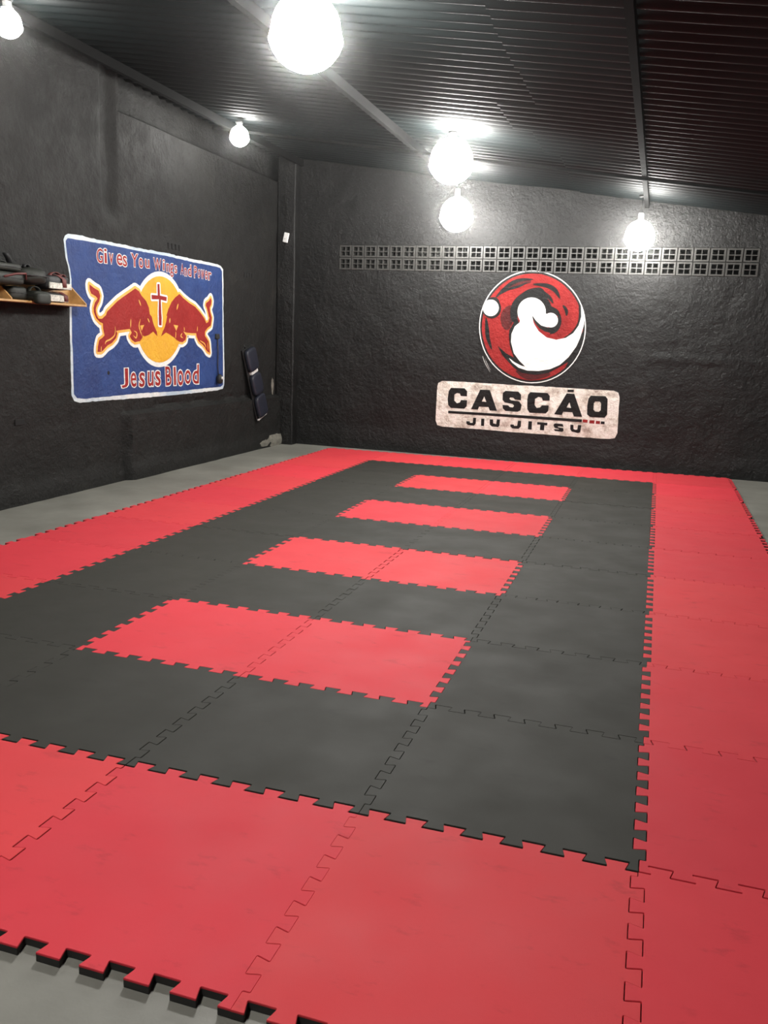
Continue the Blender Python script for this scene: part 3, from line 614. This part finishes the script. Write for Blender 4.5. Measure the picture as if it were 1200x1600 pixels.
# ---------------------------------------------------------------- shelf and the pads on it
SH = empty('wall_shelf', 'plywood wall shelf with sloping end panels piled with training pads', 'shelf', (XL, 4.5, 1.975))
sy0, sy1, sd_ = -.55, 1.57, .205
bm = bmesh.new(); box(bm, (.0, sy0, -.02), (sd_, sy1, .0), 0, .002); obj('shelf_board', bm, M['wood'], SH)
bm = bmesh.new(); box(bm, (-.0, sy0, 0.0), (.014, sy1, .17), 0, .002); obj('back_board', bm, M['wood'], SH)
for y in (sy0, .455, sy1-.018):
    bm = bmesh.new(); prof = [(.014, .0), (sd_, .0), (sd_, .012), (.03, .178), (.014, .178)]
    A = [bm.verts.new((x, y, z)) for x, z in prof]; B = [bm.verts.new((x, y+.018, z)) for x, z in prof]
    bm.faces.new(A[::-1]); bm.faces.new(B)
    for k in range(5): bm.faces.new((A[k], A[(k+1) % 5], B[(k+1) % 5], B[k]))
    obj('end_panel', bm, M['wood'], SH)
def pad(label, y0, y1, z0, z1, x0=.03, x1=.30, mat='leather', tilt=0, extras=(), puff=.07):
    cy, cz = (y0+y1)/2, z0
    root = empty('kick_pad', label, 'pad', (XL+(x0+x1)/2, cy, cz), 'training pads on the wall shelf'); root.rotation_euler = (tilt, 0, 0)
    hx, hy, hz = (x1-x0)/2, (y1-y0)/2, z1-z0
    bm = bmesh.new(); cushion(bm, (-hx, -hy, 0), (hx, hy, hz), puff, 8); obj('pad_body', bm, M[mat], root, True)
    bm = bmesh.new()                                                            # stitched seam running around the body
    sm = [(hx*.97*math.copysign(abs(math.cos(t))**.35, math.cos(t)), hy*.97*math.copysign(abs(math.sin(t))**.35, math.sin(t)), hz*.5) for t in [2*math.pi*k/28 for k in range(29)]]
    tube(bm, sm, .0055, 5); obj('seam', bm, M['leather_black'], root, True)
    for ex in extras:
        kind = ex[0]; bm = bmesh.new()
        if kind == 'loop':                                                      # strap standing up as an arch along y
            _, yc, span, hh, mt = ex
            ribbon(bm, [(hx*.2, yc+span*math.cos(a)/2, hz-.012+hh*math.sin(a)) for a in [math.pi*k/10 for k in range(11)]], .045, .006, (1, 0, 0)); obj('strap', bm, M[mt], root, True)
        elif kind == 'end':                                                     # loose strap end sticking up
            _, yc, hh, lean, mt = ex
            ribbon(bm, [(0, yc, hz-.02), (0, yc-lean*.4, hz+hh*.5), (0, yc-lean, hz+hh)], .05, .012, (1, .6, 0)); obj('strap', bm, M[mt], root, True)
        elif kind == 'front':                                                   # strap hanging down over the front face
            _, yc, mt = ex
            ribbon(bm, [(hx*.2, yc-.06, hz+.006), (hx*.75, yc-.02, hz+.004), (hx+.012, yc+.02, hz*.75), (hx+.016, yc+.025, hz*.2)], .055, .008, (0, 1, 0)); obj('strap', bm, M[mt], root, True)
        elif kind == 'lip':                                                     # soft front end drooping over the shelf edge
            cushion(bm, (hx-.065, -hy*.98, -.028), (hx+.012, hy*.98, hz*.8), .07, 6); obj('drooping_end', bm, M[mat], root, True)
        elif kind == 'panel':
            _, a, b2, zlo, zhi = ex; box(bm, (hx*.9, a, zlo), (hx+.010, b2, zhi), 0, .006); o = obj('side_panel', bm, M['label'], root); o['label'] = 'worn white side panel'
        elif kind == 'piping':
            _, a, b2, mt = ex; tube(bm, [(hx+.002, a, hz*.55), (hx+.012, (a+b2)/2, hz*.85), (hx+.004, b2, hz*.95), (hx*.9, b2+.02, hz*.5)], .010, 6); obj('piping', bm, M[mt], root, True)
    return root
Z0 = 1.9755
pad('long dark pad lying at the bottom left of the shelf, beside the middle end panel', 4.985, 5.215, Z0, Z0+.125, .02, .19)
pad('bottom middle pad with a strap arched over its top', 5.22, 5.425, Z0, Z0+.098, .02, .28, extras=[('loop', -.02, .15, .05, 'leather'), ('lip',)])
pad('bottom right pad with a white side panel beside the right end panel', 5.44, 5.80, Z0, Z0+.10, .02, .19, 'leather_black', extras=[('panel', -.13, .165, .01, .075), ('front', .10, 'maroon')])
pad('long pad in the middle layer at the left, reaching past the photo edge', 4.58, 5.105, Z0+.128, Z0+.245, .02, .28, extras=[('piping', -.05, .23, 'maroon')])
pad('big rounded pad in the middle of the pile, on top of the strapped one', 5.112, 5.460, Z0+.148, Z0+.315, .02, .27, extras=[('loop', -.07, .07, .03, 'leather_black')], puff=.32)
pad('top right pad with a white side panel and red straps', 5.465, 5.83, Z0+.125, Z0+.265, .02, .21, 'leather_black', extras=[('panel', -.16, .17, .008, .068), ('loop', .02, .16, .045, 'strap'), ('front', .03, 'strap'), ('loop', .13, .08, .03, 'strap')])
pad('topmost pad on the left of the pile with a strap end sticking up', 4.58, 5.105, Z0+.248, Z0+.325, .03, .25, extras=[('end', .20, .09, .06, 'leather_black'), ('loop', .05, .12, .025, 'leather')])

# ---------------------------------------------------------------- interlocking foam mat: 6 by 11 tiles of one metre
D, NT, EV = .0225, 7, .006
def fillet(pl, r=.0045):
    out = [Vector(pl[0])]
    for a, b2, c2 in zip(pl, pl[1:], pl[2:]):
        a, b2, c2 = Vector(a), Vector(b2), Vector(c2); u, v = (a-b2), (c2-b2)
        rr = min(r, u.length*.4, v.length*.4); u.normalize(); v.normalize()
        if abs(u.dot(v)) > .999: out.append(b2); continue
        p0, p2 = b2+u*rr, b2+v*rr; out += [p0, p0*.25+b2*.5+p2*.25, p2]
    return out+[Vector(pl[-1])]
def row_edge():
    p = 1/NT; q = [(0, -D)]
    for k in range(NT):
        q += [((k+.25)*p+EV, -D), ((k+.25)*p-EV, D), ((k+.75)*p+EV, D), ((k+.75)*p-EV, -D)]
    return fillet(q+[(1, -D)])
def col_edge():
    m_ = .048; p = (1-2*m_)/NT; q = [(0, -D), (0, m_)]
    for k in range(NT):
        t0 = m_+k*p
        q += [(D, t0+(-EV if k else 0)), (D, t0+p/2+EV), (-D, t0+p/2-EV)]
        q += [(-D, t0+p+(EV if k < NT-1 else 0))]
    q += [(0, 1-m_), (0, 1-D)]
    return fillet(q)
def tile_mesh(name, top):
    RE, CE = row_edge(), col_edge()
    loop = RE[:-1]+[Vector((1+x, y)) for x, y in CE][:-1]+[Vector((x, 1+y)) for x, y in RE][::-1][:-1]+[Vector(p) for p in CE][::-1][:-1]
    n = len(loop)
    nor = []
    for k in range(n):
        a, b2, c2 = loop[k-1], loop[k], loop[(k+1) % n]
        d1, d2 = (b2-a).normalized(), (c2-b2).normalized()
        v = Vector((-d1.y-d2.y, d1.x+d2.x)); nor.append(v.normalized() if v.length > 1e-6 else Vector((0, 0)))
    bm = bmesh.new()
    def ring(ins, z): return [bm.verts.new((p.x+q.x*ins, p.y+q.y*ins, z)) for p, q in zip(loop, nor)]
    R_ = [ring(.0024, 0), ring(.0009, -.0016), ring(.0008, -.006), ring(.0008, -.0285)]
    for t3 in tessellate_polygon([[Vector((v.co.x, v.co.y, 0)) for v in R_[0]]]):
        f = bm.faces.new([R_[0][i] for i in t3]); f.normal_update()
        if f.normal.z < 0: f.normal_flip()
    for j, (A, B) in enumerate(zip(R_, R_[1:])):
        for k in range(n):
            bm.faces.new((A[k], B[k], B[(k+1) % n], A[(k+1) % n])).material_index = 1 if j == 2 else 0
    f = bm.faces.new(R_[3]); f.material_index = 1
    me = bpy.data.meshes.new(name); bm.to_mesh(me); bm.free()
    me.materials.append(M[top]); me.materials.append(M['foam_side']); return me
mat_root = empty('floor_mat', 'large red and black interlocking foam mat covering the floor', 'mat')
t_red, t_black = tile_mesh('red_tile', 'foam_red'), tile_mesh('black_tile', 'foam_black')
rnd = random.Random(11)
for j in range(11):
    for i in range(-5, 1):
        red = j in (0, 10) or i in (-5, 0) or (i in (-3, -2) and j in (2, 4, 6, 8))
        o = link(bpy.data.objects.new('foam_tile', t_red if red else t_black), mat_root)
        o.location = (i+rnd.uniform(-.0019, .0019), j+rnd.uniform(-.0021, .0021)-(.006 if j == 0 else 0), rnd.uniform(-.0010, .0006))
        o.rotation_euler = (0, 0, rnd.uniform(-.0012, .0012))
        v = rnd.uniform(.90, 1.06)
        o.color = (.59*v, .036*v*rnd.uniform(.9, 1.15), .049*v, 1) if red else (.0265*v, .0255*v, .0205*v, 1)
        o['label'] = ('red' if red else 'black')+' foam tile with toothed edges'
